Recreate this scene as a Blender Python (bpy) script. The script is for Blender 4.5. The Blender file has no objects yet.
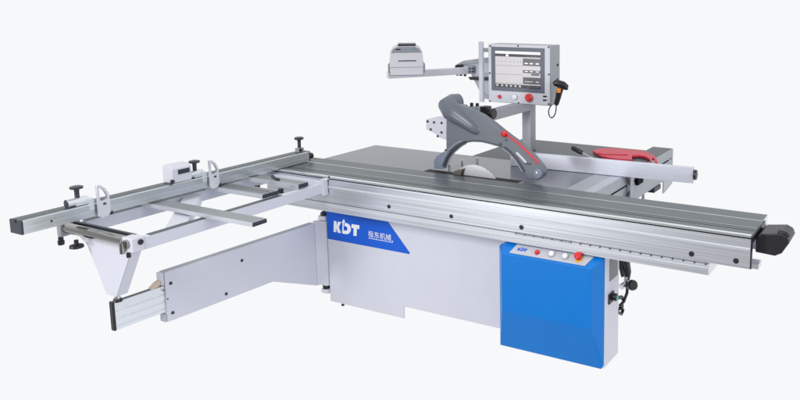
import bpy, bmesh, math, random
from mathutils import Vector, Matrix
random.seed(4)
S = bpy.context.scene
COL = S.collection

# ------------------------------------------------------------------ camera model (800x400 reference frame)
F = 747.0; CX = 550.0; CY = 108.7
def _n(v): return v / v.length
_a = _n(-Vector((-932.0 - CX, 0 - CY, F)))
_b = Vector((935.0 - CX, 0 - CY, F)); _b = _n(_b - _a * _a.dot(_b))
_c = _a.cross(_b)
RM = Matrix((_a, _b, _c))                      # world = RM @ cam(x right, y down, z forward)
def ray(u, v): return RM @ Vector((u - CX, v - CY, F))
_r = _n(ray(751, 236))
CAM = Vector((0, 0, .9)) - _r * 3.565
def on(u, v, axis, val):                       # point on a real plane x|y|z = val
    r = ray(u, v); t = (val - CAM[axis]) / r[axis]
    return CAM + r * t

# ------------------------------------------------------------------ materials
def lin(c):
    return tuple((x / 12.92 if x <= .04045 else ((x + .055) / 1.055) ** 2.4) for x in (k / 255 for k in c))
MATS = {}
def mat(name, col, rough=.5, metal=0.0, spec=.5, noise=0.0, nscale=40, bump=0.0, stretch=None, rvar=0.0, coat=0.0, emit=0.0, trans=0.0):
    m = bpy.data.materials.new(name); m.use_nodes = True
    nt = m.node_tree; b = nt.nodes['Principled BSDF']
    b.inputs['Base Color'].default_value = (*col, 1)
    b.inputs['Roughness'].default_value = rough
    b.inputs['Metallic'].default_value = metal
    b.inputs['Specular IOR Level'].default_value = spec
    b.inputs['Coat Weight'].default_value = coat
    b.inputs['Coat Roughness'].default_value = .15
    b.inputs['Transmission Weight'].default_value = trans
    if emit:
        b.inputs['Emission Color'].default_value = (*col, 1); b.inputs['Emission Strength'].default_value = emit
    if noise or bump or rvar:
        tc = nt.nodes.new('ShaderNodeTexCoord'); mp = nt.nodes.new('ShaderNodeMapping')
        nt.links.new(tc.outputs['Object'], mp.inputs['Vector'])
        if stretch: mp.inputs['Scale'].default_value = stretch
        n = nt.nodes.new('ShaderNodeTexNoise'); n.inputs['Scale'].default_value = nscale
        n.inputs['Detail'].default_value = 5; n.inputs['Roughness'].default_value = .6
        nt.links.new(mp.outputs['Vector'], n.inputs['Vector'])
        if noise:
            mr = nt.nodes.new('ShaderNodeMapRange')
            mr.inputs['From Min'].default_value = .25; mr.inputs['From Max'].default_value = .75
            mr.inputs['To Min'].default_value = 1 - noise; mr.inputs['To Max'].default_value = 1 + noise
            nt.links.new(n.outputs['Fac'], mr.inputs['Value'])
            vm = nt.nodes.new('ShaderNodeVectorMath'); vm.operation = 'SCALE'
            vm.inputs[0].default_value = col
            nt.links.new(mr.outputs['Result'], vm.inputs['Scale'])
            nt.links.new(vm.outputs['Vector'], b.inputs['Base Color'])
        if rvar:
            m2 = nt.nodes.new('ShaderNodeMapRange')
            m2.inputs['From Min'].default_value = .25; m2.inputs['From Max'].default_value = .75
            m2.inputs['To Min'].default_value = max(.03, rough - rvar); m2.inputs['To Max'].default_value = rough + rvar
            nt.links.new(n.outputs['Fac'], m2.inputs['Value'])
            nt.links.new(m2.outputs['Result'], b.inputs['Roughness'])
        if bump:
            bp = nt.nodes.new('ShaderNodeBump'); bp.inputs['Strength'].default_value = bump
            bp.inputs['Distance'].default_value = .002
            nt.links.new(n.outputs['Fac'], bp.inputs['Height'])
            nt.links.new(bp.outputs['Normal'], b.inputs['Normal'])
    MATS[name] = m
    return m

mat('white_paint', (.615, .63, .715), .42, noise=.02, nscale=6, spec=.4)
mat('white_paint_shade', (.60, .61, .72), .42, noise=.02, nscale=6, spec=.4)
mat('blue_plastic', (.0, .175, .60), .36, noise=.03, nscale=5, spec=.35)
mat('blue_vinyl', (.002, .10, .62), .4, spec=.35)
mat('white_vinyl', (.85, .86, .92), .4, spec=.3)
mat('alu_face', (.74, .765, .83), .31, metal=.85, noise=.11, nscale=210, stretch=(.004, 1, 1.0), rvar=.07)
mat('alu_fence', (.62, .66, .68), .28, metal=.8, noise=.06, nscale=120, stretch=(1, .004, 1), rvar=.06)
mat('alu_rip', (.62, .635, .72), .36, metal=.45, noise=.05, nscale=120, stretch=(.01, 1, 1), rvar=.05)
mat('bar_top', (.25, .275, .29), .36, metal=.3, noise=.10, nscale=90, stretch=(.01, 1, 1))
mat('strip_grey', (.50, .51, .57), .45)
mat('alu_dark_top', (.118, .137, .148), .38, metal=.25, spec=.30, noise=.10, nscale=60, stretch=(.02, 1, 1), rvar=.05)
mat('alu_dark_top_y', (.085, .105, .115), .38, metal=.25, spec=.30, noise=.10, nscale=60, stretch=(1, .02, 1), rvar=.05)
mat('alu_bright_line', (.62, .66, .68), .25, metal=.8)
mat('alu_light', (.74, .77, .82), .3, metal=.6, noise=.04, nscale=60, stretch=(.02, 1, 1))
mat('cast_iron', (.115, .128, .155), .17, metal=.45, spec=.5, noise=.04, nscale=5, rvar=.03)
mat('sheet_grey', (.34, .36, .40), .40, metal=.3, noise=.04, nscale=12)
mat('dark_sheet', (.085, .10, .11), .42, spec=.3, noise=.06, nscale=12)
mat('light_sheet', (.44, .46, .52), .4, metal=.35, noise=.04, nscale=12)
mat('black_plastic', (.012, .012, .016), .38, noise=.1, nscale=30, spec=.5)
mat('black_gap', (.006, .006, .008), .7, spec=.1)
mat('dark_gap_brown', (.022, .017, .018), .6, spec=.2)
mat('guard_grey', (.125, .142, .175), .32, noise=.05, nscale=10, spec=.5)
mat('guard_dark', (.03, .035, .05), .35)
mat('guard_blue_clear', (.20, .23, .31), .15, spec=.6)
mat('clear_edge', (.45,.48,.56), .25)
mat('clear_plastic', (.9, .93, 1.0), .06, trans=.95)
mat('red_plastic', (.62, .012, .022), .35, spec=.5)
mat('red_stick', (.56, .022, .055), .45, noise=.12, nscale=40)
mat('red_button', (.68, .02, .03), .28)
mat('yellow_plastic', (.75, .42, .03), .35)
mat('orange_plastic', (.85, .27, .01), .35)
mat('white_button', (.80, .80, .84), .25)
mat('grey_button', (.42, .44, .47), .3, metal=.4)
mat('steel', (.62, .63, .66), .22, metal=.95)
mat('chrome', (.40, .385, .375), .10, metal=1.0, stretch=(.1, 1, 1), noise=.05, nscale=40)
mat('blade_steel', (.86, .86, .90), .24, metal=.65, noise=.06, nscale=50)
mat('bronze', (.20, .17, .15), .35, metal=.6)
mat('screen_bezel', (.115, .13, .17), .4)
mat('screen_case', (.61, .625, .70), .38, spec=.4)
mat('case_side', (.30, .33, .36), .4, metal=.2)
mat('display_light', (.52, .50, .52), .3, emit=.28)
mat('display_white', (.88, .88, .90), .3, emit=.35)
mat('display_dark', (.035, .036, .045), .3)
mat('display_mid', (.12, .12, .14), .3)
mat('display_pink', (.80, .40, .42), .3, emit=.2)
mat('printer_light', (.54, .55, .59), .42)
mat('printer_grey', (.22, .24, .28), .42)
mat('plate_grey', (.20, .20, .21), .5, noise=.2, nscale=60)
mat('brass_wood', (.62, .52, .42), .5)
mat('green_light', (.03, .30, .24), .4)

# ------------------------------------------------------------------ mesh builder
class MB:
    def __init__(s): s.v = []; s.f = []; s.m = []; s.mats = []
    def mi(s, name):
        if name not in s.mats: s.mats.append(name)
        return s.mats.index(name)
    def face(s, idx, m): s.f.append(idx); s.m.append(s.mi(m))
    def box(s, x0, x1, y0, y1, z0, z1, m, M=None, top=None, front=None, end=None):
        b = len(s.v)
        P = [(x0,y0,z0),(x1,y0,z0),(x1,y1,z0),(x0,y1,z0),(x0,y0,z1),(x1,y0,z1),(x1,y1,z1),(x0,y1,z1)]
        for p in P: s.v.append((M @ Vector(p)) if M else Vector(p))
        for q, mm in (((0,3,2,1),m),((4,5,6,7),top or m),((0,1,5,4),front or m),((1,2,6,5),end or m),((2,3,7,6),m),((3,0,4,7),end or m)):
            s.face([b+i for i in q], mm)
        return s
    def prism(s, pts, vec, m, mside=None, caps=True):
        """polygon pts (3D), extruded by vec"""
        b = len(s.v); n = len(pts); vec = Vector(vec)
        for p in pts: s.v.append(Vector(p))
        for p in pts: s.v.append(Vector(p) + vec)
        if caps:
            s.face([b+i for i in range(n)], m)
            s.face([b+n+i for i in reversed(range(n))], m)
        for i in range(n):
            j = (i+1) % n
            mm = mside[i] if isinstance(mside, (list, tuple)) else (mside or m)
            s.face([b+i, b+n+i, b+n+j, b+j], mm)
        return s
    def tube(s, path, rad, m, seg=16, cap=True, capm=None):
        path = [Vector(p) for p in path]
        rads = rad if isinstance(rad, (list, tuple)) else [rad]*len(path)
        prev = None; b = len(s.v); up = None
        for i, p in enumerate(path):
            d = (path[min(i+1, len(path)-1)] - path[max(i-1, 0)]).normalized()
            if up is None:
                up = Vector((0,0,1)) if abs(d.z) < .9 else Vector((1,0,0))
            x = (up - d*up.dot(d)).normalized(); y = d.cross(x); up = x
            for k in range(seg):
                a = 2*math.pi*k/seg
                s.v.append(p + (x*math.cos(a) + y*math.sin(a))*rads[i])
            if i:
                for k in range(seg):
                    j = (k+1) % seg
                    s.face([b+(i-1)*seg+k, b+(i-1)*seg+j, b+i*seg+j, b+i*seg+k], m)
        if cap:
            s.face([b+k for k in reversed(range(seg))], capm or m)
            e = b+(len(path)-1)*seg
            s.face([e+k for k in range(seg)], capm or m)
        return s
    def cyl(s, p, axis, r, h, m, seg=20, r2=None, capm=None):
        p = Vector(p); d = {'x':Vector((1,0,0)),'y':Vector((0,1,0)),'z':Vector((0,0,1))}[axis] if isinstance(axis,str) else Vector(axis).normalized()
        return s.tube([p, p+d*h], [r, r if r2 is None else r2], m, seg, True, capm)
    def quad(s, pts, m):
        b = len(s.v)
        for p in pts: s.v.append(Vector(p))
        s.face([b+i for i in range(len(pts))], m); return s
    def build(s, name, parent=None, bevel=0.0, label=None, segs=2, angle=32):
        lo = Vector((min(v[i] for v in s.v) for i in range(3))); hi = Vector((max(v[i] for v in s.v) for i in range(3)))
        c = (lo+hi)/2
        me = bpy.data.meshes.new(name)
        me.from_pydata([v - c for v in s.v], [], s.f)
        for n in s.mats: me.materials.append(MATS[n])
        for p, k in zip(me.polygons, s.m): p.material_index = k
        bm = bmesh.new(); bm.from_mesh(me)
        bmesh.ops.recalc_face_normals(bm, faces=bm.faces[:])
        bm.to_mesh(me); bm.free()
        me.set_sharp_from_angle(angle=math.radians(angle))
        for p in me.polygons: p.use_smooth = True
        o = bpy.data.objects.new(name, me); COL.objects.link(o)
        pw = Vector((0,0,0)); q = parent
        while q: pw += q.location; q = q.parent
        o.parent = parent; o.location = c - pw
        if bevel:
            md = o.modifiers.new('Bevel', 'BEVEL'); md.width = bevel; md.segments = segs
            md.limit_method = 'ANGLE'; md.angle_limit = math.radians(40); md.harden_normals = True
        if label: o['label'] = label
        return o
def thing(name, loc, label, cat, group=None):
    o = bpy.data.objects.new(name, None); COL.objects.link(o); o.location = loc
    o.empty_display_size = .1
    o['label'] = label; o['category'] = cat
    if group: o['group'] = group
    return o
def bx(name, parent, x0,x1,y0,y1,z0,z1, m, bevel=.002, **k):
    return MB().box(x0,x1,y0,y1,z0,z1,m,**k).build(name, parent, bevel)

# ================================================================== THE SAW
saw = thing('panel_saw', (-1.7, .4, 0), 'large white and blue sliding table panel saw with a touch screen on a post', 'panel saw')

# ---- main cabinet
CF = .10                                    # front plane of the cabinet
cab = MB()
cab.prism([(-2.662,CF,.046),(-2.072,CF,.046),(-2.072,CF,.123),(-1.30,CF,.123),(-1.30,CF,.74),(-2.662,CF,.74)], (0,.012,0), 'white_paint')
cab.box(-2.655,-1.305,CF+.0125,.52,.125,.738,'white_paint')
cab.box(-2.650,-2.42,CF+.05,.50,.03,.1245,'white_paint')
cab = cab.build('main_cabinet', saw, .004)
cab['label'] = 'white folded steel machine body'
MB().cyl((-2.575,CF+.02,.025),'z',.010,.03,'guard_dark',12).build('foot_bolt', cab)
# blue vinyl band
band = MB().prism([(-2.660,CF-.0015,.463),(-2.020,CF-.0015,.463),(-2.014,CF-.0015,.4665),(-2.016,CF-.0015,.474),(-2.170,CF-.0015,.640),(-2.180,CF-.0015,.645),(-2.660,CF-.0015,.645)], (0,.0012,0), 'blue_vinyl')
band = band.build('blue_band', cab, 0)
def letters(mb, ox, oy, oz, h, m, cut, depth=.0008, shear=.0, updir=(0,0,1), text='KDT'):
    """bold K D T, origin lower left, height h, drawn in the plane of x and updir"""
    U = Vector(updir).normalized(); X = Vector((1,0,0)); N = X.cross(U).normalized(); O = Vector((ox,oy,oz))
    def P(x, z, k=0): return O + X*(x*h*.90 + shear*z*h) + U*(z*h) + N*k
    cnt = [0]
    def poly(pts, mm, k=0.0):
        cnt[0] += 1
        mb.prism([P(x,z) for x,z in pts], N*(depth + cnt[0]*.00006 + k), mm)
    poly([(0,0),(.34,0),(.34,1),(0,1)], m)
    poly([(.34,.40),(.34,.60),(.54,1),(.92,1),(.60,.44)], m)
    poly([(.34,.40),(.34,.62),(.62,.56),(.94,0),(.54,0)], m)
    if text != 'KDT': return
    # D ring
    n = 20; ox_, oz_ = 1.58, .5
    outer = [(ox_ + .58*math.cos(a), oz_ + .5*math.sin(a)) for a in [ -math.pi/2 + math.pi*i/n for i in range(n+1)]]
    inner = [(ox_ - .04 + .20*math.cos(a), oz_ + .20*math.sin(a)) for a in [ -math.pi/2 + math.pi*i/n for i in range(n+1)]]
    for i in range(n):
        poly([outer[i], outer[i+1], inner[i+1], inner[i]], m)
    poly([(1.20,0),(1.58,0),(1.56,.30),(1.44,.30),(1.44,.34),(1.10,.34),(1.10,.1)], m)
    poly([(1.38,.70),(1.56,.70),(1.58,1),(1.38,1)], m)
    # arrow stroke of the letter
    poly([(1.12,.14),(1.32,.14),(1.32,1.08),(1.44,1.04),(1.24,1.34),(1.02,1.00),(1.12,.98)], m)
    poly([(1.30,.26),(1.37,.26),(1.37,1.0),(1.30,1.0)], cut, .0008)
    # T
    poly([(2.24,.66),(3.20,.66),(3.20,1),(2.24,1)], m)
    poly([(2.52,0),(2.90,0),(2.90,.66),(2.52,.66)], m)
lg = MB(); letters(lg, -2.607, CF-.0016, .516, .072, 'white_vinyl', 'blue_vinyl', shear=.10)
lg.build('logo_lettering', cab)
def text_mesh(name, body, size, loc, parent, m, rot=(math.pi/2,0,0), shear=0, scale=(1,1,1)):
    cu = bpy.data.curves.new(name, 'FONT'); cu.body = body; cu.size = size; cu.shear = shear; cu.extrude = .0004
    t = bpy.data.objects.new(name, cu); COL.objects.link(t)
    bpy.context.view_layer.update()
    me = bpy.data.meshes.new_from_object(t.evaluated_get(bpy.context.evaluated_depsgraph_get()))
    bpy.data.objects.remove(t)
    me.materials.clear(); me.materials.append(MATS[m])
    o = bpy.data.objects.new(name, me); COL.objects.link(o)
    pw = Vector((0,0,0)); q = parent
    while q: pw += q.location; q = q.parent
    o.parent = parent; o.location = Vector(loc) - pw; o.rotation_euler = rot; o.scale = scale
    return o
text_mesh('chinese_lettering', '极东机械', .044, (-2.327, CF-.0024, .528), cab, 'white_vinyl', scale=(1.02,1,1))
ul = MB()
for i in range(12):
    x0 = -2.325 + i*.0153; ul.box(x0, x0+.0153, CF-.0030, CF-.0016, .5155, .5185, 'white_vinyl')
ul.prism([(-2.1415,CF-.003,.5155),(-2.138,CF-.003,.5155),(-2.136,CF-.003,.530),(-2.140,CF-.003,.528)], (0,.0012,0), 'white_vinyl')
ul.build('logo_underline', cab)
# hinge for the swing arm
for z_ in (.583,.098): MB().box(-2.722,-2.664,.085,.15,z_,z_+.026,'white_paint').build('hinge_bracket', cab, .003)
MB().tube([(-2.693,.108,.61),(-2.693,.108,.622),(-2.693,.108,.632),(-2.693,.108,.638)],[.021,.021,.017,.006],'black_plastic').build('hinge_pin', cab)
MB().cyl((-2.70,.112,.122),'z',.024,.03,'black_plastic').build('hinge_pin', cab)

# ---- swing arm
ang_p0 = Vector((-2.712, .045, 0)); ang_p1 = Vector((-2.783, -.945, 0))
d = (ang_p1-ang_p0).normalized(); L = (ang_p1-ang_p0).length
nrm = Vector((-d.y*-1, d.x*-1, 0))          # towards +x
if nrm.x < 0: nrm = -nrm
def A(t, z, off=0): p = ang_p0 + d*t + nrm*off; return Vector((p.x,p.y,z))
arm = MB()
zT0, zT1, zB = .572, .568, .297
kk = .33
arm.prism([A(0,.16),A(kk,.297),A(L,.297),A(L,zT1),A(0,zT0)], -nrm*.045, 'white_paint', mside=['white_paint']*3+['sheet_grey','white_paint'])
arm_o = arm.build('swing_arm', saw, .0025)
# hinge side plate and tube
hp = MB(); hp.prism([A(0,.162,-.001),A(0,.571,-.001),Vector((-2.668,.105,.574)),Vector((-2.668,.105,.155))], (-.05,.035,0), 'white_paint')
hp.build('hinge_plate', arm_o, .003)
MB().cyl((-2.69,.108,.15),'z',.0235,.425,'white_paint',24).build('hinge_tube', arm_o)
for (u,v) in ((172.7,283.7),(240,260),(174.7,313.2),(225.3,293.6)):
    p = on(u,v,0,-2.765); q = ang_p0 + d*((p.y-ang_p0.y)/d.y)
    MB().cyl(Vector((q.x-.001,q.y,p.z)), nrm, .0085, .004, 'black_plastic', 12).build('bolt', arm_o)
for (u,v) in ((170,299.5),(163,287),(166,291)):
    p = on(u,v,0,-2.765); q = ang_p0 + d*((p.y-ang_p0.y)/d.y)
    MB().cyl(Vector((q.x-.001,q.y,p.z)), nrm, .0045, .002, 'black_plastic', 10).build('small_bolt', arm_o)
# end fittings
ef = MB(); ef2 = MB()
ef.prism([A(L+.001,.300,-.004),A(L+.001,.340,-.004),A(L+.001,.340,-.044),A(L+.001,.300,-.044)], d*.012, 'light_sheet')
ef2.prism([A(L+.001,.50,-.004),A(L+.001,.566,-.004),A(L+.001,.566,-.044),A(L+.001,.50,-.044)], d*.016, 'white_paint')
ef.build('end_fitting', arm_o, .0015); ef2.build('end_fitting', arm_o, .0015)
# brown scale sweep at the joint
wd = MB(); pts=[]
for i in range(7):
    a = i/6; pts.append(A(L+.015+.055*a, .528-.012*a-.02*a*a, -.008))
for i in reversed(range(7)):
    a = i/6; pts.append(A(L+.015+.055*a*.9, .500-.005*a, -.008))
wd.prism(pts, -nrm*.03, 'brass_wood'); wd.build('guide_lip', arm_o)
# telescopic extension
ex = MB()
E0, E1 = L-.05, L+.255
prof = [(.352,.0),(.368,.0),(.370,-.0025),(.374,-.0025),(.376,.0),(.405,.0),(.407,-.0025),(.412,-.0025),(.414,.0),(.445,.0),(.447,-.0025),(.452,-.0025),(.454,.0),(.494,.0),(.494,-.026),(.352,-.026)]
ex.prism([A(E0,z,-.010+o) for z,o in prof], d*(E1-E0), 'alu_light')
exo = ex.build('telescopic_extension', arm_o)
et = MB()
et.prism([A(E0+.06,.4945,-.013),A(E0+.06,.4965,-.013),A(E0+.06,.4965,-.033),A(E0+.06,.4945,-.033)], d*(E1-E0-.06), 'dark_sheet')
et.build('extension_track', arm_o)
MB().prism([A(E1,.350,-.009),A(E1,.498,-.009),A(E1,.498,-.038),A(E1,.350,-.038)], d*.012, 'black_plastic').build('end_cap', arm_o, .003)

# ---- control cabinet (white box + blue front)
cc = MB().box(-1.335,-.730,.036,.232,.068,.70,'white_paint').build('control_cabinet', saw, .004)
bl = MB()
O = [(-1.352,.032,.064),(-.745,.032,.064),(-.731,.032,.09),(-.731,.032,.66),(-.735,.075,.70),(-1.300,.075,.70),(-1.352,.032,.635),(-1.352,.032,.17)]
BY=-.040
_i=[on(u,v,1,BY) for u,v in ((501.6,311.5),(590.5,327.5),(591.8,269.2),(501.6,252.9))]
zl=(_i[0].z+_i[1].z)/2; zu=(_i[2].z+_i[3].z)/2; xl=(_i[0].x+_i[3].x)/2; xr=(_i[1].x+_i[2].x)/2
I = [(xl,BY,zl),(xr,BY,zl),(xr,BY,zu),(xl,BY,zu)]
b0 = len(bl.v)
for p in O: bl.v.append(Vector(p))
for p in I: bl.v.append(Vector(p))
m='blue_plastic'
bl.face([8,9,10,11],m)
bl.face([0,1,9,8],m); bl.face([1,2,9],m); bl.face([2,3,10,9],m); bl.face([3,4,10],m)
bl.face([4,5,11,10],m); bl.face([5,6,11],m); bl.face([6,7,8,11],m); bl.face([7,0,8],m)
back=[(x,.040,z) if z<.69 else (x,.083,z) for x,y,z in O]
b1=len(bl.v)
for p in back: bl.v.append(Vector(p))
for i in range(8):
    j=(i+1)%8; bl.face([i,j,b1+j,b1+i],m)
bl.face([b1+i for i in range(8)],m)
blo = bl.build('blue_front_cover', saw, .005, segs=3, angle=15)
blo['label']='blue moulded cover with a bevelled lower half'
# slanted button strip (follows the sloping top face of the blue cover)
sl = Vector((0,.075-BY,.70-zu)).normalized(); SK=((.075-BY)**2+(.70-zu)**2)**.5/.123; nn = Vector((0,-sl.z,sl.y))
def T(x, t, k=0): return Vector((x, BY, zu)) + sl*(t*SK) + nn*k
bp = MB().prism([T(-1.252,.008,.0005),T(-.812,.008,.0005),T(-.785,.066,.0005),T(-1.232,.066,.0005)], nn*.004, 'strip_grey')
bp.build('button_strip', blo, .001)
kl = MB(); letters(kl, *(T(-1.215,.028,.0048)), .019, 'blue_vinyl', 'screen_case', depth=.0005, shear=.1, updir=sl); kl.build('small_logo', blo)
def btn(x, t, r, h, m, name, collar='steel', mush=False):
    b = MB(); r*=.85; b.cyl(T(x,t,.004), nn, r*1.15, .006, collar)
    b.tube([T(x,t,.01),T(x,t,.01+h*.75),T(x,t,.01+h)], [r*(.6 if mush else 1), r, r*.8], m)
    b.build(name, blo)
def btn_mush(x,t):
    b = MB(); b.cyl(T(x,t,.004), nn, .021, .004, 'yellow_plastic'); b.cyl(T(x,t,.008), nn, .013, .014, 'red_button')
    b.tube([T(x,t,.020),T(x,t,.026),T(x,t,.036),T(x,t,.040)],[.016,.020,.019,.012],'red_button'); b.build('emergency_stop_button', blo)
btn(-1.095,.034,.014,.008,'red_button','red_button','red_plastic')
btn(-1.010,.036,.017,.012,'white_button','rotary_switch','grey_button')
btn(-.932,.036,.017,.012,'white_button','rotary_switch','grey_button')
btn_mush(-.858,.040)
# side plate and socket on white cabinet
bx('rating_plate', cc, -.7298,-.7275,.098,.205,.52,.638,'plate_grey',.0005)
MB().box(-.7298,-.722,.082,.150,.400,.455,'black_plastic').cyl((-.722,.125,.430),'x',.020,.024,'black_plastic').cyl((-.698,.125,.430),'x',.015,.004,'green_light').build('power_switch', cc, .003)
MB().tube([(-.745,.245,.082),(-.745,.245,.098)],.008,'black_plastic').build('bolt', cc)

# ---- air hose, lever and cable behind the control cabinet
hs = MB()
hs.tube([on(624,255,0,-.80),on(625.5,263,0,-.80),on(627.5,272,0,-.80),on(627,281,0,-.80)],[.024,.026,.022,.014],'black_plastic',16)
hs.tube([on(620.5,258,0,-.82),on(621,268,0,-.82),on(622.5,276,0,-.82)],[.012,.012,.010],'black_plastic',12)
hs.tube([on(626.7,280,0,-.80),on(626,288,0,-.80)],[.017,.015],'steel',14)
hs.build('air_hose', saw)
cab2 = MB(); pts=[]
for (u,v) in ((627.5,284),(627,293),(623.5,302),(620,305),(623,310),(621.5,314),(617,312)):
    pts.append(on(u,v,0,-.79))
cab2.tube(pts, .009, 'black_plastic', 10); 
pts=[on(u,v,0,-.80) for (u,v) in ((617,298),(621.5,297),(624,301),(622,308),(618,309))]
cab2.tube(pts, .011, 'black_plastic', 10)
cab2.build('power_cable', saw)
cr = MB(); P0=on(620.5,287,0,-.80); P1=on(626,284,0,-.78); 
cr.tube([P0,P1],[.016,.018],'steel',14); cr.tube([on(625,286,0,-.78), on(626,277,0,-.78)],.010,'steel',12)
lever = cr.build('handwheel_shaft', saw)
pk=on(627,285.5,0,-.775); pk2=on(634.5,285,0,-.72)
dk=(pk2-pk)
MB().tube([pk,pk+dk*.12,pk+dk*.4,pk+dk*.7,pk+dk*.95,pk+dk*1.0],[.012,.020,.024,.031,.027,.014],'black_plastic',16).build('black_knob', lever)

# ---- sliding table (aluminium extrusion)
Y1=.383; ZT=.900
prof = [(0.0,.8995,'alu_bright_line'),(.0,.8895,'black_gap'),(.010,.8885,'black_gap'),(.010,.8845,'black_gap'),(.0,.8835,'alu_face'),
        (.0,.8420,'alu_light'),(-.004,.8385,'alu_light'),(-.004,.8300,'alu_face'),(.0,.8260,'alu_face'),(.0,.7430,'alu_light'),(.002,.7400,'alu_face'),
        (.014,.7400,'alu_face'),(.014,.8600,'alu_face'),(.366,.8600,'alu_face'),(.366,.8300,'alu_face'),(Y1,.8300,'alu_face'),(Y1,.8980,'alu_dark_top')]
# top surface with fine grooves
tg=[(Y1,.8995,'alu_dark_top'),(.267,.9000,'alu_bright_line'),(.259,.9000,'alu_dark_top'),(.180,.9000,'alu_dark_top'),
    (.129,.9000,'alu_bright_line'),(.1235,.9000,'black_gap'),(.1205,.8990,'alu_dark_top'),(.083,.9000,'black_gap'),(.0805,.8985,'alu_bright_line'),(.074,.9000,'alu_dark_top'),(.024,.9000,'alu_light'),(.0165,.9000,'alu_light'),(.003,.9000,'alu_bright_line')]
allp = prof+tg
pl=[(0,y,z) for y,z,_ in allp]
st = MB()
st.prism([Vector((-3.06,y,z)) for _,y,z in pl], (3.06,0,0), 'alu_face', mside=[m for *_,m in allp])
sto = st.build('sliding_table', saw, 0, angle=20)
sto['label']='long grey aluminium sliding table with grooved top'
for (u,v,r) in ((389,207,.0115),(451.3,216.3,.0115),(521.5,227,.013),(691.5,253.5,.013),(736,261,.013)):
    p = on(u,v,1,0); MB().cyl((p.x,-.0025,.772),'y',r,.004,'black_plastic',20).build('hole_plug', sto)
# end plates
MB().box(.0005,.006,.002,.020,.742,.893,'black_plastic').box(.0005,.006,.0205,.30,.862,.893,'black_plastic').build('end_plate', sto)
MB().box(-.05,.012,.205,.245,.772,.820,'white_paint').build('guide_rail_end', sto)
MB().box(-.06,.014,.13,.205,.700,.724,'alu_light').box(-.06,.014,.155,.165,.7235,.738,'alu_light').build('guide_rail_end', sto)
# black bumper / locking handle at the right end
bm_ = MB()
sec = [(0.006,.078,.800),(.095,.078,.795),(.125,.078,.812),(.158,.078,.868),(.148,.078,.893),(.120,.078,.906),(.030,.078,.893),(.006,.078,.872)]
bm_.prism([Vector(p) for p in sec], (0,.165,0), 'black_plastic')
bm_.tube([Vector((.10,.10,.906)),Vector((.138,.10,.900)),Vector((.150,.10,.887))],.012,'black_plastic')
bm_.build('black_end_handle', sto, .010, segs=3)
# ---- track beam below
tb = MB()
tb.prism([Vector((-3.02,.004,.7335)),Vector((-3.02,.004,.715)),Vector((-3.02,.001,.712)),Vector((-3.02,.001,.680)),Vector((-3.02,.012,.676)),Vector((-3.02,.30,.676)),Vector((-3.02,.30,.7335))],(2.83,0,0),'alu_face',mside=['alu_light','alu_light','alu_face','alu_light','alu_face','alu_face','black_gap'])
tbo = tb.build('track_beam', saw, 0)
MB().box(-3.02,-.191,.0075,.012,.7337,.7398,'case_side').build('track_gap', tbo)
sc = MB(); x=-1.235
i=0
while x < -.20:
    sc.box(x, x+.008, .0005,.0038,.7285,.7333,'guard_dark')
    if x<-.93:
        for dx_ in (.014,.026,.040): sc.box(x+dx_, x+dx_+.007, .0005,.0038,.7285,.7325,'case_side')
    x += .054
sc=sc
sc_o = sc.build('scale_marks', tbo); sc_o['kind'] = 'stuff'

# ---- cast iron table
ct = MB().box(-2.948,-1.128,.388,.925,.868,.8985,'cast_iron', front='sheet_grey', end='sheet_grey').build('cast_iron_table', saw, .0025)
MB().box(-2.113,-1.44,.389,.448,.8987,.8996,'dark_gap_brown').build('table_gap_strip', ct)  # dark sheet painted in place of the shaded gap between the two tables
MB().box(-1.87,-1.60,.4085,.4145,.8998,.9004,'black_gap').build('blade_slot', ct)
sb = MB(); n=120; R=.186; cz=.786; cx_=-1.748
pts=[]
for i in range(n):
    a=2*math.pi*i/n; r = R - (.002 if i%3==0 else 0)
    pts.append(Vector((cx_+r*math.cos(a), .410, cz+r*math.sin(a))))
sb.prism(pts,(0,.0032,0),'blade_steel'); sbo = sb.build('saw_blade', saw)
# riving knife (bronze toned block) left of blade
rk = MB(); q=[on(u,v,1,.400) for (u,v) in ((451.5,177.0),(454.5,170.8),(464,168.3),(461.5,178.5))]
rk.prism(q,(0,.006,0),'bronze'); q=[on(u,v,1,.3985) for (u,v) in ((460.2,177.5),(461.8,170.2),(463.6,169.8),(461.6,178.3))]
rk.prism(q,(0,.007,0),'black_plastic'); rk.build('riving_knife', saw)
for (u,v) in ((449.5,169),(462.3,164.5),(477.5,162.5)):  # added steel pins standing in for white reflections around the blade
    p=on(u,v,2,.899); MB().cyl((p.x,p.y,.8988),'z',.008,.030,'steel',12).build('glint_pin', saw)

# ---- extension tables
rt = MB().box(-2.10,-1.098,.927,1.650,.872,.8982,'dark_sheet').build('rear_extension_table', saw, .002)
se = MB()
se.box(-1.127,-1.020,.400,.926,.880,.8978,'sheet_grey').box(-1.019,-.951,.400,1.246,.880,.8975,'light_sheet')
seo = se.build('side_extension_table', saw, .0015)
er = MB()
er.box(-.950,-.942,.405,1.80,.700,.897,'sheet_grey')
er.box(-1.097,-.951,1.248,1.805,.878,.8972,'dark_sheet')
ero = er.build('end_rail', saw, .001)
MB().box(-.9415,-.9405,.50,1.70,.826,.836,'black_gap').build('rail_slot', ero)
MB().cyl((-.9415,1.745,.835),'x',.007,.003,'black_plastic',12).build('bolt', ero)
bk = MB(); bk.prism([Vector((-.950,1.60,.699)),Vector((-.950,1.60,.610)),Vector((-.950,1.64,.612)),Vector((-.950,1.80,.640)),Vector((-.950,1.80,.699))],(.008,0,0),'light_sheet')
bk.build('rail_bracket', ero, .001)
MB().box(-.985,-.935,1.38,1.52,.665,.698,'black_plastic').build('bracket_block', ero, .004)
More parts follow.
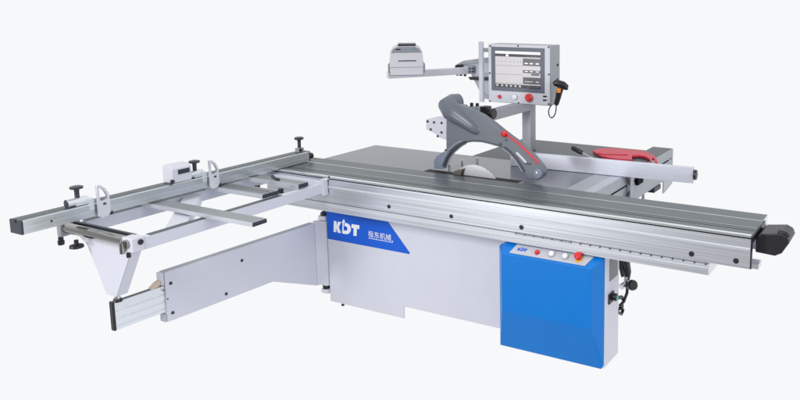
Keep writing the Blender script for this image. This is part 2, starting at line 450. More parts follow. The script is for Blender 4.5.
MB().cyl((-.946,1.19,.668),'z',.010,.031,'sheet_grey',12).build('bolt', ero)
pc = MB(); pc.box(-.9405,-.915,.875,.930,.690,.905,'sheet_grey').box(-.9395,-.92,1.02,1.12,.80,.85,'black_gap')
pc.build('rail_bracket', ero, .003)
pts=[on(u,v,0,-.925) for (u,v) in ((626,176),(628.5,181),(630,187),(629,193),(626.5,198))]
MB().tube(pts,.0055,'black_plastic',8).build('cable', ero)

# ---- rip fence
f0=Vector((-1.705,.767,0)); f1=Vector((-.515,.838,0)); fd=(f1-f0).normalized(); fn=Vector((-fd.y,fd.x,0))
rf=MB()
def FP(p,o,z): q=p+fn*o; return Vector((q.x,q.y,z))
rf.prism([FP(f0,0,.9003),FP(f0,0,.994),FP(f0,.030,.994),FP(f0,.030,.9003)], f1-f0, 'alu_rip')
rfo = rf.build('rip_fence', saw, .0015); rfo['label']='long pale aluminium rip fence beam'
MB().cyl(FP(f1,.014,.950)+fd*.0005, fd, .030, .018, 'black_plastic', 18).build('end_knob', rfo, .003)
lv=MB(); a0=on(590,157.5,1,.84); a1=on(582.5,153.0,1,.86); a2=on(572.0,147.5,1,.88)
lv.tube([a0,a1],.006,'grey_button',10); lv.tube([a1,a1*.9+a2*.1,a2*.9+a1*.1,a2],[.010,.0155,.0155,.010],'black_plastic',14)
p=on(591,157,1,.86); lv.cyl(Vector((p.x,p.y,.93)),'z',.012,.06,'steel',12)
lv.build('locking_lever', rfo)

# ---- push stick
stick = thing('push_stick', on(618,156,2,.899), 'red plastic push stick lying on the dark rear table behind the rip fence', 'push stick')
oz=.903
out=[(592.5,152.8),(598,150.6),(607,150.2),(618,150.5),(630,151.7),(639,152.4),(646,153.6),(652,156.4),(656.5,159.8),(657.8,164.5),(655.3,164.6),(654.2,161.0),(652.4,159.6),(652,164.4),(650.2,164.4),(650,161.2),(645.5,158.6),(639,157.4),(632.2,157.6),(632,161.8),(621,161.3),(612,160.4),(602,158.2)]
sk=MB().prism([on(u,v,2,oz) for u,v in out],(0,0,.016),'red_stick').build('stick_body', stick, .003)
rb=[(597,153.2),(606,152.2),(618,152.6),(628,154),(628,155),(617,154.8),(604,154.6)]
MB().prism([on(u,v,2,oz+.0165) for u,v in rb],(0,0,.004),'red_stick').build('raised_rib', stick, .0015)

# ---- post, beam
px0=on(522.2,150,1,1.25).x; px1=on(530.6,150,1,1.25).x
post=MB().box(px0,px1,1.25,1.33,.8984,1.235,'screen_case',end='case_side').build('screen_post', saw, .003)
bm=MB(); bm.box(-1.895,-1.815,.66,1.249,1.190,1.252,'sheet_grey')
beam=bm.build('overhead_beam', saw, .003)
ka=on(480,118,1,.60); kb=on(486.8,107,1,.60); kc=on(487,113.5,1,.62)
ck=MB(); ck.box(ka.x,kb.x,.60,.658,ka.z,kb.z,'black_plastic').cyl((kb.x,.625,kc.z),'x',.024,.024,'black_plastic').cyl((kb.x+.024,.625,kc.z),'x',.034,.016,'black_plastic')
ck.build('beam_clamp', beam, .004)
gb=MB(); q=[on(u,v,1,.60) for (u,v) in ((461,107.5),(478,106.4),(480.0,107.5),(480,118.5),(466,114))]
gb.prism(q,(0,.04,0),'sheet_grey')
for (u,v) in ((464.2,107.0),(470.4,105.2),(476,105.6)):
    p=on(u,v,1,.60); gb.tube([Vector((p.x,.615,p.z-.012)),Vector((p.x,.615,p.z+.014))],.011,'black_plastic',12)
gb.build('guard_hanger', beam, .003)
# white bolted bracket, left of the guard
wb=MB(); q=[on(u,v,1,.50) for (u,v) in ((425.5,119.2),(445,117.5),(445,142),(437.5,136.5),(425,131.0))]
q=[on(u,v,1,.50) for (u,v) in ((425.7,119.4),(446.5,118.5),(446.5,140),(438.5,137.3),(436,134),(426.2,129.5))]
wb.prism(q,(0,.16,0),'white_paint')
wbo=wb.build('guard_bracket', saw, .002)
for (u,v) in ((427.6,121.4),(434.0,122.3),(441.5,122.9),(430.7,129.4),(441.5,132.4),(437.7,136.2)):
    p=on(u,v,1,.4985); MB().cyl((p.x,.4965,p.z),'y',.008,.005,'guard_dark',12).build('bolt', wbo)

# ---- blade guard
GY=.425; GD=.055
outer=[(446,151.2),(446,128),(446.5,116),(452,103.5),(460,105.2),(470,109.8),(481,115.2),(492,123),(502,131.2),(508.5,136.2),(516,141.5),(524,148.2),(532,156),(538.6,163.6),(542.5,168.5),(543.5,173),(542,177.5),(537,180.6),(528,179.4)]
inner=[(525.8,176.5),(522.5,169.5),(518,162),(512,154.5),(507,149.6),(503,147.6),(497,146.6),(489,144.2),(481,142.4),(472,142.0),(465,143.2),(458,147),(452,152)]
tail=[(447,158.5),(444,165),(443,169),(434,168.6),(433.4,161.5),(436,156.5),(441,153)]
gd=MB(); pts=[on(u,v,1,GY) for u,v in outer+inner+[(449,155.5)]]
# filled as strips so the concave outline triangulates cleanly
gd.prism(pts,(0,GD,0),'guard_grey')
gdo=gd.build('blade_guard', saw, .006, segs=3)
gdo['label']='grey arched blade guard with a red strip'
MB().prism([on(u,v,1,GY+.004) for u,v in tail+[(445.5,150.5),(449.5,154.8)]],(0,GD-.01,0),'guard_blue_clear').build('clear_tail_piece', gdo, .004)
# suction duct bulge
dp=[]; dr=[]
for (u,v,y,r) in ((459,101.5,.56,.050),(453.5,102.5,.52,.056),(448.5,106,.475,.064),(452,111,.452,.064),(458,115.5,.447,.058),(465,120.5,.443,.050),(472,126,.440,.041),(477,130.3,.438,.032),(479.5,132.8,.438,.020),(480.8,134,.438,.006)):
    dp.append(on(u,v,1,y)); dr.append(r)
MB().tube(dp,dr,'guard_grey',28,capm='guard_dark').build('suction_duct', gdo)
# red strip & knob along the upper right edge
def ribbon(path, w, y, dep, m, name, parent, bevel=.001):
    P=[Vector(on(u,v,1,y)) for u,v in path]; A_=[];B_=[]
    for i,p in enumerate(P):
        t=(P[min(i+1,len(P)-1)]-P[max(i-1,0)]).normalized(); n_=Vector((-t.z,0,t.x))
        A_.append(p+n_*w/2);B_.append(p-n_*w/2)
    return MB().prism(A_+B_[::-1],(0,dep,0),m).build(name,parent,bevel)
ribbon([(503,131.5),(509,137),(516,142.2),(524,149),(532,157),(538,164)],.0095,GY-.004,.012,'red_plastic','red_strip',gdo)
kp=on(505,133.5,1,GY)
MB().tube([Vector((kp.x,GY-.026,kp.z)),Vector((kp.x,GY-.022,kp.z)),Vector((kp.x,GY-.006,kp.z)),Vector((kp.x,GY+.01,kp.z))],[.010,.017,.019,.015],'red_plastic',20).build('red_knob', gdo)
ribbon([(504.5,147.3),(510,151.6),(516,158),(521,165.5),(524.5,171.5)],.013,GY-.003,.01,'guard_dark','inner_slot',gdo)
ribbon([(516,152.5),(521,157.5),(526,163.0)],.015,GY-.0045,.01,'screen_case','window_highlight',gdo,.003)  # opaque pale ribbon, the window's white highlight put into its colour
ribbon([(524,163.5),(531,164.3)],.006,GY-.004,.01,'guard_dark','seam_line',gdo,.001)
ribbon([(443,166),(446,158.5),(451,150.5),(458,144.8),(464,141.8)],.010,GY-.004,.01,'guard_dark','inner_slot',gdo)
ribbon([(464,141.8),(472,140.3),(482,140.8),(493,143.5),(502,146)],.004,GY-.002,.008,'guard_dark','seam_line',gdo,.0005)
ribbon([(447.2,166),(449.5,159.5),(454,152.8),(460.5,147.2),(465.5,144.2)],.003,GY-.0015,.01,'clear_edge','edge_trim',gdo,0)
ribbon([(502.5,148.6),(508.5,152.8),(514,159),(519,166.5),(522.5,172)],.003,GY-.0015,.01,'clear_edge','edge_trim',gdo,0)
ribbon([(440.5,165),(443.5,157.5),(448.3,149.7),(455.5,143.6),(462,140.7)],.003,GY-.0015,.008,'clear_edge','edge_trim',gdo,0)
for (u,v,r) in ((445.5,150.0,.006),(464.5,141.8,.006),(500,144.2,.007),(536.8,172.6,.007),(506,140,.005)):
    p=on(u,v,1,GY-.004); MB().cyl((p.x,GY-.006,p.z),'y',r,.004,'steel' if v>170 else 'guard_dark',12).build('bolt', gdo)
p=on(539,173,1,GY+.02)
MB().cyl((p.x,GY-.003,p.z),'y',.028,.06,'guard_blue_clear',24).build('nose_roller', gdo, .004)

# ---- screen cabinet
SY=1.15
sx0=on(488.3,75,1,SY).x; sx1=on(550.2,75,1,SY).x; sz1=on(519,44.8,1,SY).z; sz0=on(519,103.9,1,SY).z
sw=sx1-sx0; sh=sz1-sz0
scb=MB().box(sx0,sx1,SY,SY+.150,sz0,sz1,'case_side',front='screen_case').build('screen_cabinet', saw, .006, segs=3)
scb['label']='pale metal screen cabinet with a lit touch screen and red buttons'
def SXZ(fx,fz): return sx0+sw*fx, sz0+sh*fz
x0,zb=SXZ(.055,.205); x1,zt=SXZ(.915,.955)
bx('screen_bezel', scb, x0,x1,SY-.003,SY+.002,zb,zt,'screen_bezel',.002)
dx0,dz0=SXZ(.125,.275); dx1,dz1=SXZ(.850,.885)
dsp=MB(); yy=SY-.0036
def R(a,b,c,d_,m,k=0): dsp.box(dx0+(dx1-dx0)*a,dx0+(dx1-dx0)*b,yy-.0004-k*.0004,yy+.0004-k*.0004+.0001,dz0+(dz1-dz0)*c,dz0+(dz1-dz0)*d_,m)
R(0,1,0,1,'display_light')
R(.0,1,.935,1,'display_white',1)
R(0,1,.855,.93,'display_dark',1)
for a in (.03,.09,.16,.72,.80,.88): R(a,a+.035,.872,.905,'display_mid',2)
R(.24,.30,.862,.915,'display_white',2)
R(0,.62,.60,.845,'display_light',1); R(0,.62,.36,.59,'display_light',1)
for j,z in enumerate((.60,.36,.115)): R(0,.62,z,z+.006,'display_mid',2)
for z in (.62,.115): R(.62,1,z,z+.19 if z<.3 else z+.20,'display_mid',1)
R(.62,1,.42,.50,'display_mid',1)
R(.80,.98,.36,.41,'display_mid',1)
for a in (.06,.14,.22,.33,.41,.50,.56): 
    R(a,a+.03,.71,.722,'display_mid',2)
for a in (.10,.19,.27): R(a,a+.025,.70,.706,'display_pink',2); R(a-.03,a,.49,.50,'display_pink',2)
R(.20,.30,.26,.272,'display_pink',2)
for a in (.66,.77,.90): R(a,a+.07,.67,.70,'display_white',2); R(a,a+.07,.455,.475,'display_white',2)
R(.66,.84,.18,.19,'display_white',2); R(.90,.97,.17,.20,'display_light',2)
R(0,1,0,.085,'display_dark',1)
for a in (.02,.13,.23,.33,.43,.53): R(a,a+.045,.02,.065,'display_light',2)
for a in (.70,.80,.89): R(a,a+.08,.025,.06,'display_mid',2)
dsp.build('touch_screen', scb, 0)
for (u,v,r,m1,m2,nm) in ((500,96.5,.013,'red_button','grey_button','red_button'),(515.2,97.0,.018,'white_button','grey_button','white_button')):
    p=on(u,v,1,SY); MB().cyl((p.x,SY-.006,p.z),'y',r*1.2,.008,m2).tube([Vector((p.x,SY-.006,p.z)),Vector((p.x,SY-.014,p.z)),Vector((p.x,SY-.017,p.z))],[r,r*.95,r*.7],m1).build(nm, scb)
p=on(530,97.3,1,SY)
MB().tube([Vector((p.x,SY+.001,p.z)),Vector((p.x,SY-.012,p.z)),Vector((p.x,SY-.012,p.z)),Vector((p.x,SY-.026,p.z)),Vector((p.x,SY-.034,p.z))],[.016,.016,.027,.027,.020],'red_button',24).build('emergency_stop_button', scb)
for v in (96.4,100.2):
    p=on(545.3,v,1,SY); MB().box(p.x-.016,p.x+.008,SY-.003,SY+.002,p.z-.005,p.z+.005,'black_plastic').box(p.x+.010,p.x+.018,SY-.002,SY+.002,p.z-.001,p.z+.002,'black_plastic').build('port', scb)
for (u,v) in ((518.2,45.8),(518.7,102.9),(489.9,73),(549,74.5),(490.5,46),(548.8,47),(490,101),(549,104)):
    p=on(u,v,1,SY); MB().cyl((p.x,SY-.004,p.z),'y',.006,.005,'black_plastic',10).build('screw', scb)
for (u,v) in ((557.6,65),(557.3,79.5)):
    p=on(u,v,0,sx1); MB().cyl((sx1-.001,p.y,p.z),'x',.009,.006,'black_plastic',10).build('side_bolt', scb)
# grab tube at the left
gx=on(480.8,75,1,SY).x; gt=MB().tube([Vector((gx,SY+.01,sz0-.005)),Vector((gx,SY+.01,sz1+.012))],.0185,'screen_case',20,capm='guard_dark')
gto=gt.build('grab_tube', scb, .0)
for zz in (sz1-.045, sz0+.035, sz0+.19):
    bx('tube_bracket', scb, gx+.014, sx0-.0005, SY+.005, SY+.03, zz-.014, zz+.014, 'case_side', .001)
# ---- support arm joint and tray arm
ja=MB(); q=[on(u,v,1,1.33) for (u,v) in ((452,64.5),(460,60.5),(489,57.5),(489,104),(483,99.0),(472,78.5),(466,72))]
q=[on(u,v,1,1.33) for (u,v) in ((455,66),(463,61.5),(490,57.5),(490,100),(483,98.0),(473,78.5),(468,68))]
ja.prism(q,(0,.03,0),'light_sheet')
ja.prism([on(u,v,1,1.322) for (u,v) in ((454.5,65.5),(463,60.8),(490,57),(490,62),(464,64.5),(457,67.3))],(0,.05,0),'sheet_grey')
ja.prism([on(u,v,1,1.300) for (u,v) in ((468,77),(490,77.5),(490,80.5),(470,80))],(0,.03,0),'black_plastic')
for (u,v) in ((457.5,74.5),(461,74.8),(465,75.2)):
    p=on(u,v,1,1.29); ja.cyl((p.x,1.29,p.z-.008),'z',.010,.026,'black_plastic',10)
jo=ja.build('arm_joint', scb, .002)
MB().prism([on(u,v,1,1.31) for (u,v) in ((454,68.2),(455.5,65.2),(462,64.3),(462,67.3))],(0,.04,0),'black_plastic').build('arm_grip', scb, .004)
tr=Vector((-2.437,1.300,1.425)); r0=on(470,74,2,1.422); l0=on(389.3,78.8,2,1.422)
t_dir=(Vector((l0.x,l0.y,0))-Vector((r0.x,r0.y,0))).normalized(); LL=(Vector((l0.x,l0.y,0))-Vector((r0.x,r0.y,0))).length
tn=Vector((-t_dir.y,t_dir.x,0)); 
if tn.y<0: tn=-tn
def TP(t,o,z): return Vector((r0.x,r0.y,0))+t_dir*t+tn*o+Vector((0,0,z))
ta=MB().prism([TP(0,0,1.422),TP(0,0,1.470),TP(0,.05,1.470),TP(0,.05,1.422)], t_dir*LL, 'screen_case')
tao=ta.build('tray_arm', saw, .002)
ts=LL-.275
cl=MB(); cl.prism([TP(-.03,-.006,1.425),TP(-.03,-.006,1.480),TP(.02,-.006,1.480),TP(.02,-.006,1.425)], tn*.07, 'light_sheet')
clo=cl.build('arm_clamp', tao, .003)
for z_ in (1.440,1.462):
    for t_ in (-.018,.006): MB().cyl(TP(t_,-.006,z_),-tn,.006,.004,'black_plastic',10).build('clamp_bolt', tao)

# ---- label printer
def lprint():
    Pc=TP(LL-.135,.02,1.4758)
    vd=Vector((Pc.x-CAM.x,Pc.y-CAM.y,0)).normalized(); vx=Vector((vd.y,-vd.x,0))
    zc=(RM.transposed()@(Pc-CAM)).z; W=30.5*zc/F
    ce=on(406.9,75.5,2,1.4758); ce=Vector((ce.x,ce.y,0))
    # base plate and printer square to each other, turned towards the operator
    def PP(a,o,z): return ce - vx*(a-W/2)*1.0 + vd*o + Vector((0,0,z))
    t0=0; t1=W
    MB().prism([PP(-.012,-.004,1.4705),PP(W+.012,-.004,1.4705),PP(W+.012,.205,1.4705),PP(-.012,.205,1.4705)],(0,0,.005),'light_sheet').build('printer_tray', tao, .001)
    pr=thing('label_printer', PP(W/2,.10,1.4758), 'pale grey label printer sitting on the tray at the end of the arm', 'printer')
    z0=1.4758; D=.19; H=.190; tn=vd
    pts=[(0,0),(W,0),(W-.004,.02),(W+.002,.07),(W-.004,.150),(W-.020,.178),(W-.045,H),(.045,H),(.020,.178),(.004,.150),(-.002,.07),(.004,.02)]
    MB().prism([PP(t0+a,.008,z0+b) for a,b in pts], tn*D, 'printer_light').build('printer_body', pr, .006, segs=3)
    pts=[(.012,.150),(W-.012,.150),(W-.026,.174),(W-.052,.186),(.052,.186),(.026,.174)]
    MB().prism([PP(t0+a,.0015,z0+b) for a,b in pts], tn*.008, 'printer_grey').build('front_panel', pr, .001)
    MB().prism([PP(t0+.045,.010,z0+H+.001),PP(t1-.055,.010,z0+H+.001),PP(t1-.055,.010,z0+H+.014),PP(t0+.045,.010,z0+H+.014)], tn*.14, 'guard_dark').build('lid', pr, .002)
    MB().prism([PP(t0+.045,.0055,z0+.092),PP(t1-.055,.0055,z0+.092),PP(t1-.055,.0055,z0+.098),PP(t0+.045,.0055,z0+.098)], tn*.006, 'guard_dark').build('label_slot', pr, 0)
    MB().prism([PP(t1-.07,.0,z0+.166),PP(t1-.042,.0,z0+.166),PP(t1-.042,.0,z0+.174),PP(t1-.07,.0,z0+.174)], tn*.004, 'black_plastic').build('badge', pr, 0)
    MB().prism([PP(t0+.045,.0,z0+.168),PP(t0+.060,.0,z0+.168),PP(t0+.060,.0,z0+.174),PP(t0+.045,.0,z0+.174)], tn*.004, 'green_light').build('status_light', pr, 0)
    MB().prism([PP(t0+.004,.006,z0+.052),PP(t1-.004,.006,z0+.052),PP(t1-.004,.006,z0+.0545),PP(t0+.004,.006,z0+.0545)], tn*.006, 'printer_grey').build('seam', pr, 0)
    for s_,t_ in ((1,t1),(-1,t0)):
        MB().prism([PP(t_+s_*.001,.012,z0+.006),PP(t_+s_*.012,.012,z0+.020),PP(t_+s_*.012,.012,z0+.070),PP(t_+s_*.001,.012,z0+.085)], tn*.06, 'printer_grey').build('side_latch', pr, .002)
lprint()

# ---- barcode scanner
sc_=thing('barcode_scanner', on(560,92,1,SY+.05), 'black handheld barcode scanner with orange trigger hanging beside the screen', 'scanner')
Yc=SY-.005
def Q(u,v,y=Yc): return on(u,v,1,y)
hd=MB(); hd.tube([Q(553.5,84.0,Yc-.02),Q(555.5,83.3,Yc-.01),Q(559,83.6),Q(563,85.0,Yc+.01),Q(566,87.3,Yc+.02),Q(566.8,89.3,Yc+.03)],[.014,.022,.024,.026,.022,.010],'black_plastic',18)
hd.tube([Q(556.8,83.0,Yc-.01),Q(557.2,80.0,Yc-.01)],[.012,.006],'black_plastic',12)
hd.build('scanner_head', sc_)
MB().tube([Q(561,86.5),Q(559.3,92),Q(558,98),Q(556.2,104.2),Q(555.7,105)],[.023,.022,.019,.016,.010],'black_plastic',18).build('scanner_handle', sc_)
MB().tube([Q(559.0,88.2,Yc-.022),Q(558.6,92.6,Yc-.022)],[.014,.013],'orange_plastic',14).build('trigger', sc_, .002)
MB().box(*(lambda p:(p.x-.018,p.x+.002,p.y,p.y+.02,p.z-.004,p.z+.004))(Q(553.5,85,Yc)),'case_side').build('holder', sc_)
cp=[Q(u,v) for (u,v) in ((556.2,104),(556,110),(554.6,115),(551.8,117.8),(549.5,116),(548.6,111.5),(549.8,107.5),(551.8,104.8))]
def smooth(P,k=6):
    out=[]
    for i in range(len(P)-1):
        p0=P[max(i-1,0)];p1=P[i];p2=P[i+1];p3=P[min(i+2,len(P)-1)]
        for j in range(k):
            t=j/k; out.append(.5*((2*p1)+(p2-p0)*t+(2*p0-5*p1+4*p2-p3)*t*t+(3*p1-p0-3*p2+p3)*t*t*t))
    return out+[P[-1]]
MB().tube(smooth(cp),.0042,'black_plastic',8).build('scanner_cable', sc_)

# ================================================================== CROSSCUT TABLE (frame)
fr = MB()
xF=-2.55; xB=-3.04
fr.box(xF-.032,xF,-1.1895,-.006,.803,.864,'white_paint')
front_rail = fr.build('frame_rail', saw, .002)
MB().box(xF-.0325,xF+.0005,-1.160,-.35,.8642,.8662,'dark_sheet').build('rail_top_strip', front_rail)
back_rail = MB().box(xB-.032,xB,-1.165,-.006,.805,.868,'white_paint').build('frame_rail', saw, .002)
MB().box(xB-.0325,xB+.0005,-1.160,-.06,.8682,.8702,'dark_sheet').build('rail_top_strip', back_rail)
hook = MB().box(xB-.030,xF+.004,-.048,-.006,.842,.876,'white_paint').build('table_side_rail', saw, .002)
bx('hook_plate', hook, xF-.012,xF+.012,-.044,-.005,.79,.892,'screen_case',.003)
MB().box(xF+.012,xF+.020,-.030,-.004,.885,.892,'white_vinyl').cyl((xF+.024,-.006,.896),'z',.005,.010,'black_plastic',10).build('hook_catch', hook)
# diagonal brace
b1=on(190,199,2,.85); b2=on(176.5,226.5,2,.85)
bd=(Vector((b2.x,b2.y,0))-Vector((b1.x,b1.y,0))).normalized(); bn=Vector((-bd.y,bd.x,0))
p1=Vector((-3.038,-.555,0)); p2=Vector((-2.584,on(175.5,227,0,-2.584).y,0)); bd=(p2-p1).normalized(); bn=Vector((-bd.y,bd.x,0))
br=MB().prism([p1+bn*.045+Vector((0,0,.806)),p1+bn*.045+Vector((0,0,.860)),p1-bn*.045+Vector((0,0,.860)),p1-bn*.045+Vector((0,0,.806))], p2-p1,'white_paint')
br.build('diagonal_brace', saw, .002)
# crossbars
def cross(name,x0,x1,y0,y1,z0,z1,stripes=0,lab=None):
    c=MB().box(x0,x1,y0,y1,z0,z1,'alu_light',top='bar_top').build(name,saw,.0015)
    if lab: c['label']=lab
    MB().box(x1+.0005,x1+.006,y0+.001,y1-.001,z0+.001,z1-.001,'guard_dark').build('end_cap',c,.001)
    for i in range(stripes):
        yy_=y0+(y1-y0)*(i+1)/(stripes+1)
        MB().box(x0,x1,yy_-.003,yy_+.003,z1+.0002,z1+.0008,'black_gap' if i%2 else 'guard_dark').build('groove',c)
    return c
cross('crossbar',-3.075,-2.205,-.868,-.782,.8705,.893)
cross('crossbar',-3.06,-2.575,-.472,-.360,.8705,.895,stripes=3)
c3=cross('crossbar',-3.045,-2.565,-.216,-.142,.8705,.897)
MB().prism([on(u,v,2,.898) for (u,v) in ((271,176.6),(273,176.0),(276,178.6),(280,179.8),(279,180.6),(275,179.8))],(0,0,.010),'black_plastic').build('stop_clip', c3, .001)
for (x,y) in ((-2.93,-.09),(-2.72,-.10),(-2.84,-.27),(-2.66,-.26)):
    MB().cyl((x,y,.845),'z',.016,.026,'black_plastic',14).build('clamp_nut', c3)
# roller at the outer end
r_y=-1.235
ro=MB().tube([Vector((-3.075,r_y,.845)),Vector((-2.625,r_y,.845))],.026,'chrome',28,capm='steel').build('support_roller', saw)
MB().box(-3.085,-2.60,-1.205,-1.190,.815,.872,'guard_dark').build('roller_guard', ro, .002)
MB().box(-3.11,-3.078,-1.27,-1.17,.805,.872,'sheet_grey').build('roller_bracket', ro, .006)
MB().box(-2.622,-2.547,-1.256,-1.190,.803,.872,'screen_case').build('roller_bracket', ro, .006)
MB().cyl((-2.583,-1.266,.845),'y',.020,.006,'chrome',16).cyl((-2.600,-1.27,.800),'z',.012,.05,'chrome',12).build('roller_pin', ro)
MB().cyl((-2.5465,-1.215,.848),'x',.013,.006,'black_plastic',14).build('bolt', ro)
MB().cyl((-3.094,-1.262,.770),'z',.012,.034,'black_plastic',12).tube([Vector((-3.094,-1.262,.765)),Vector((-3.094,-1.262,.785))],[.014,.016],'black_plastic',12).build('bolt', ro)
MB().cyl((-2.603,-1.24,.772),'z',.010,.022,'black_plastic',12).build('bolt', ro)
MB().tube([Vector((-2.945,-1.275,.815)),Vector((-2.945,-1.275,.793)),Vector((-2.945,-1.275,.790)),Vector((-2.945,-1.275,.778)),Vector((-2.945,-1.275,.774))],[.010,.010,.030,.032,.022],'black_plastic',20).build('clamp_knob', ro)
# triangular foot bracket
tr_=MB(); TY=-1.215
tr_.prism([Vector((-3.02,TY,.812)),Vector((-2.615,TY,.812)),Vector((-2.625,TY,.780)),Vector((-2.760,TY,.540)),Vector((-2.835,TY,.540)),Vector((-2.955,TY,.770))],(0,-.004,0),'white_paint')
tr_.prism([Vector((-2.615,TY+.0005,.812)),Vector((-2.625,TY+.0005,.780)),Vector((-2.760,TY+.0005,.540)),Vector((-2.770,TY+.0005,.540)),Vector((-2.635,TY+.0005,.790)),Vector((-2.625,TY+.0005,.812))],(0,.055,0),'white_paint')
tro=tr_.build('triangular_bracket', saw, .0015)
MB().tube([Vector((-2.797,-1.190,.540)),Vector((-2.797,-1.190,.5005))],.013,'steel',16).build('support_rod', tro)
MB().tube([Vector((-2.797,-1.190,.515)),Vector((-2.797,-1.190,.501))],[.019,.022],'black_plastic',16).build('rod_foot', tro)

# ================================================================== CROSSCUT FENCE
fe=MB()
yA,yB=-1.497,.262; xf=-2.95; xb=-3.040
pf=[(xf,.905),(xf,.966),(xf-.005,.970),(xf-.036,.970),(xf-.037,.960),(xf-.047,.960),(xf-.048,.970),(xb+.004,.970),(xb,.966),(xb,.905)]
ms=['alu_fence','alu_bright_line','alu_dark_top_y','black_gap','black_gap','alu_bright_line','alu_dark_top_y','alu_bright_line','alu_fence','alu_fence']
fe.prism([Vector((x,yA,z)) for x,z in pf],(0,yB-yA,0),'alu_fence',mside=ms)
feo=fe.build('crosscut_fence', saw, 0, angle=20); feo['label']='long aluminium crosscut fence with two flip stops'
MB().box(-2.993,-2.991,yA,yB,.9702,.9712,'alu_bright_line').build('top_rib', feo)
ec=MB().prism([Vector((x,yA-.0005,z)) for x,z in [(xf+.001,.904),(xf+.001,.965),(xf-.006,.971),(xf-.030,.971),(xf-.036,.955),(xf-.048,.955),(xf-.054,.971),(xb+.002,.971),(xb-.001,.965),(xb-.001,.904)]],(0,-.010,0),'guard_dark')
ec.build('end_cap', feo, .003)
MB().box(xb,xf+.001,yB+.0005,yB+.010,.904,.972,'guard_dark').build('end_cap', feo, .003)
MB().cyl((-2.965,yB+.010,.935),'y',.020,.030,'black_plastic',16).build('end_knob', feo, .004)
p=on(51.5,221,0,xf); MB().cyl((xf-.001,p.y,p.z),'x',.005,.003,'black_plastic',10).build('bolt', feo)
def knob(x,y,z0,h,name='clamp_knob'):
    return MB().tube([Vector((x,y,z0)),Vector((x,y,z0+h*.55)),Vector((x,y,z0+h*.72)),Vector((x,y,z0+h*.78)),Vector((x,y,z0+h*.94)),Vector((x,y,z0+h))],[.011,.011,.013,.029,.030,.020],'guard_dark',20).build(name, feo)
def flip_stop(yk, yl, z0=.97):
    # cylindrical clamp lying along the fence, with knob on top and D shaped loop in front
    m_=MB(); m_.tube([Vector((-2.985,yk-.055,.990)),Vector((-2.985,yk+.045,.990))],.021,'alu_light',20,capm='guard_dark')
    m_.box(-3.005,-2.962,yk-.02,yl+.01,.971,.992,'alu_light')
    m_.box(-2.985,-2.945,yl-.030,yl-.006,.940,1.000,'alu_light')
    o=m_.build('flip_stop_clamp', feo, .002)
    knob(-2.985,yk,1.010,.058)
    # D loop: outer outline minus hole, made as ring strip
    lp=MB(); x=-2.940
    A_=[(.0,.905),(.0,1.062),(.020,1.060),(.045,1.038),(.060,1.008),(.062,.965),(.062,.915),(.050,.898),(.02,.893)]
    B_=[(.012,.985),(.012,1.046),(.020,1.045),(.036,1.028),(.047,1.004),(.048,.990),(.046,.984),(.034,.980),(.022,.979)]
    n=len(A_); b=len(lp.v)
    for xx in (x, x+.012):
        for (a,z) in A_: lp.v.append(Vector((xx, yl+a, z)))
        for (a,z) in B_: lp.v.append(Vector((xx, yl+a, z)))
    for i in range(n):
        j=(i+1)%n
        lp.face([b+i,b+j,b+n+j,b+n+i],'alu_light'); 
        lp.face([b+2*n+i,b+2*n+j,b+3*n+j,b+3*n+i],'screen_case')
        lp.face([b+i,b+j,b+2*n+j,b+2*n+i],'alu_light')
        lp.face([b+n+i,b+n+j,b+3*n+j,b+3*n+i],'grey_button')
    lo_=lp.build('flip_stop', feo, .0025)
    MB().box(x+.0125,x+.014,yl+.026,yl+.040,.958,.968,'guard_dark').build('stop_screw', feo)
    MB().tube([Vector((x+.006,yl+.066,.915)),Vector((x+.006,yl+.070,.900))],.008,'guard_dark',10).build('stop_bumper', feo)
flip_stop(-1.228,-1.165)
flip_stop(-.572,-.520)
# digital readout
dr_=MB(); 
dr_.prism([Vector((-2.955,-.735,.9712)),Vector((-2.955,-.735,1.050)),Vector((-2.975,-.735,1.068)),Vector((-3.035,-.735,1.068)),Vector((-3.035,-.735,.9712))],(0,.120,0),'screen_case')
dro=dr_.build('digital_readout', feo, .004)
q0=Vector((-2.955,0,1.050)); q1=Vector((-2.975,0,1.068))
MB().box(-2.9545,-2.9525,-.700,-.628,1.016,1.042,'guard_dark').build('readout_window', feo, .001)
MB().box(-2.9545,-2.9530,-.692,-.635,1.026,1.036,'display_mid').build('readout_digits', feo)
MB().cyl((-2.958,-.738,.985),'x',.011,.010,'guard_dark',12).build('readout_button', feo)
# top knob at the far end
k=MB().box(-3.005,-2.970,.195,.240,.9712,1.000,'grey_button').cyl((-2.968,.205,.988),'x',.011,.008,'black_plastic',12).build('far_clamp', feo, .002)
knob(-2.988,.218,1.000,.072)

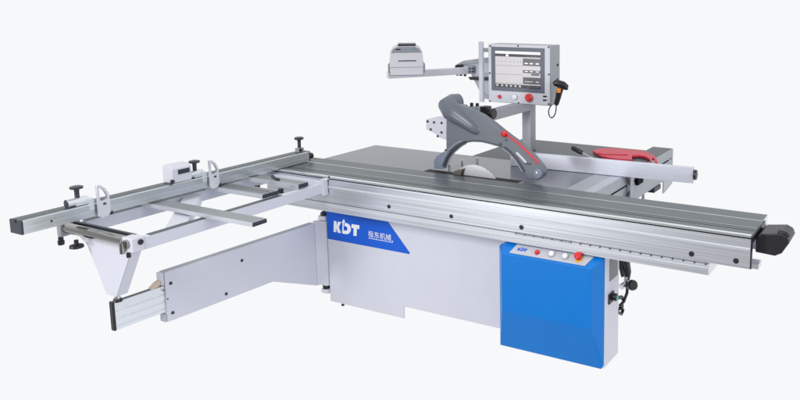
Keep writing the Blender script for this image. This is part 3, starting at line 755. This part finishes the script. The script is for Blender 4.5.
# ================================================================== WORLD + LIGHT
w=bpy.data.worlds.new('World'); S.world=w; w.use_nodes=True; nt=w.node_tree
bg=nt.nodes['Background']; tc=nt.nodes.new('ShaderNodeTexCoord'); sx=nt.nodes.new('ShaderNodeSeparateXYZ')
nt.links.new(tc.outputs['Generated'], sx.inputs[0])
mr=nt.nodes.new('ShaderNodeMapRange'); mr.interpolation_type='SMOOTHSTEP'
mr.inputs['From Min'].default_value=-.85; mr.inputs['From Max'].default_value=-.05
mr.inputs['To Min'].default_value=.28; mr.inputs['To Max'].default_value=1.0
nt.links.new(sx.outputs['Y'], mr.inputs['Value']); nt.links.new(mr.outputs['Result'], bg.inputs['Strength'])
bg.inputs['Color'].default_value=(.93,.94,.955,1)

def area(name, loc, target, sx_, sy_, power, col=(1,1,1)):
    l=bpy.data.lights.new(name,'AREA'); l.shape='RECTANGLE'; l.size=sx_; l.size_y=sy_; l.energy=power; l.color=col
    o=bpy.data.objects.new(name,l); COL.objects.link(o); o.location=loc
    o.rotation_euler=(Vector(target)-Vector(loc)).to_track_quat('-Z','Y').to_euler()
    return o
area('softbox_front', (-1.6,-7.0,5.2), (-1.5,0,.6), 3.0,3.0, 390, (1,.99,.98))
area('strip_softbox', (-5.0,-8.0,.7), (-1.2,0,.7), 1.3,2.0, 190)
area('softbox_right', (3.4,-1.2,2.6), (-.6,.3,.5), 1.4,2.4, 60, (.97,.98,1))

# ================================================================== CAMERA
cd=bpy.data.cameras.new('camera'); cam=bpy.data.objects.new('camera',cd); COL.objects.link(cam); S.camera=cam
right=RM@Vector((1,0,0)); up=RM@Vector((0,-1,0)); bk_=RM@Vector((0,0,-1))
M=Matrix((right,up,bk_)).transposed().to_4x4(); M.translation=CAM
cam.matrix_world=M
cd.sensor_width=36; cd.sensor_fit='HORIZONTAL'; cd.lens=F/800*36
cd.shift_x=(400-CX)/800; cd.shift_y=(CY-200)/800
cd.clip_end=100; cd.clip_start=.05
S.view_settings.view_transform='Standard'; S.view_settings.look='None'
S.view_settings.exposure=0; S.view_settings.gamma=1
S.render.resolution_x=1024; S.render.resolution_y=512
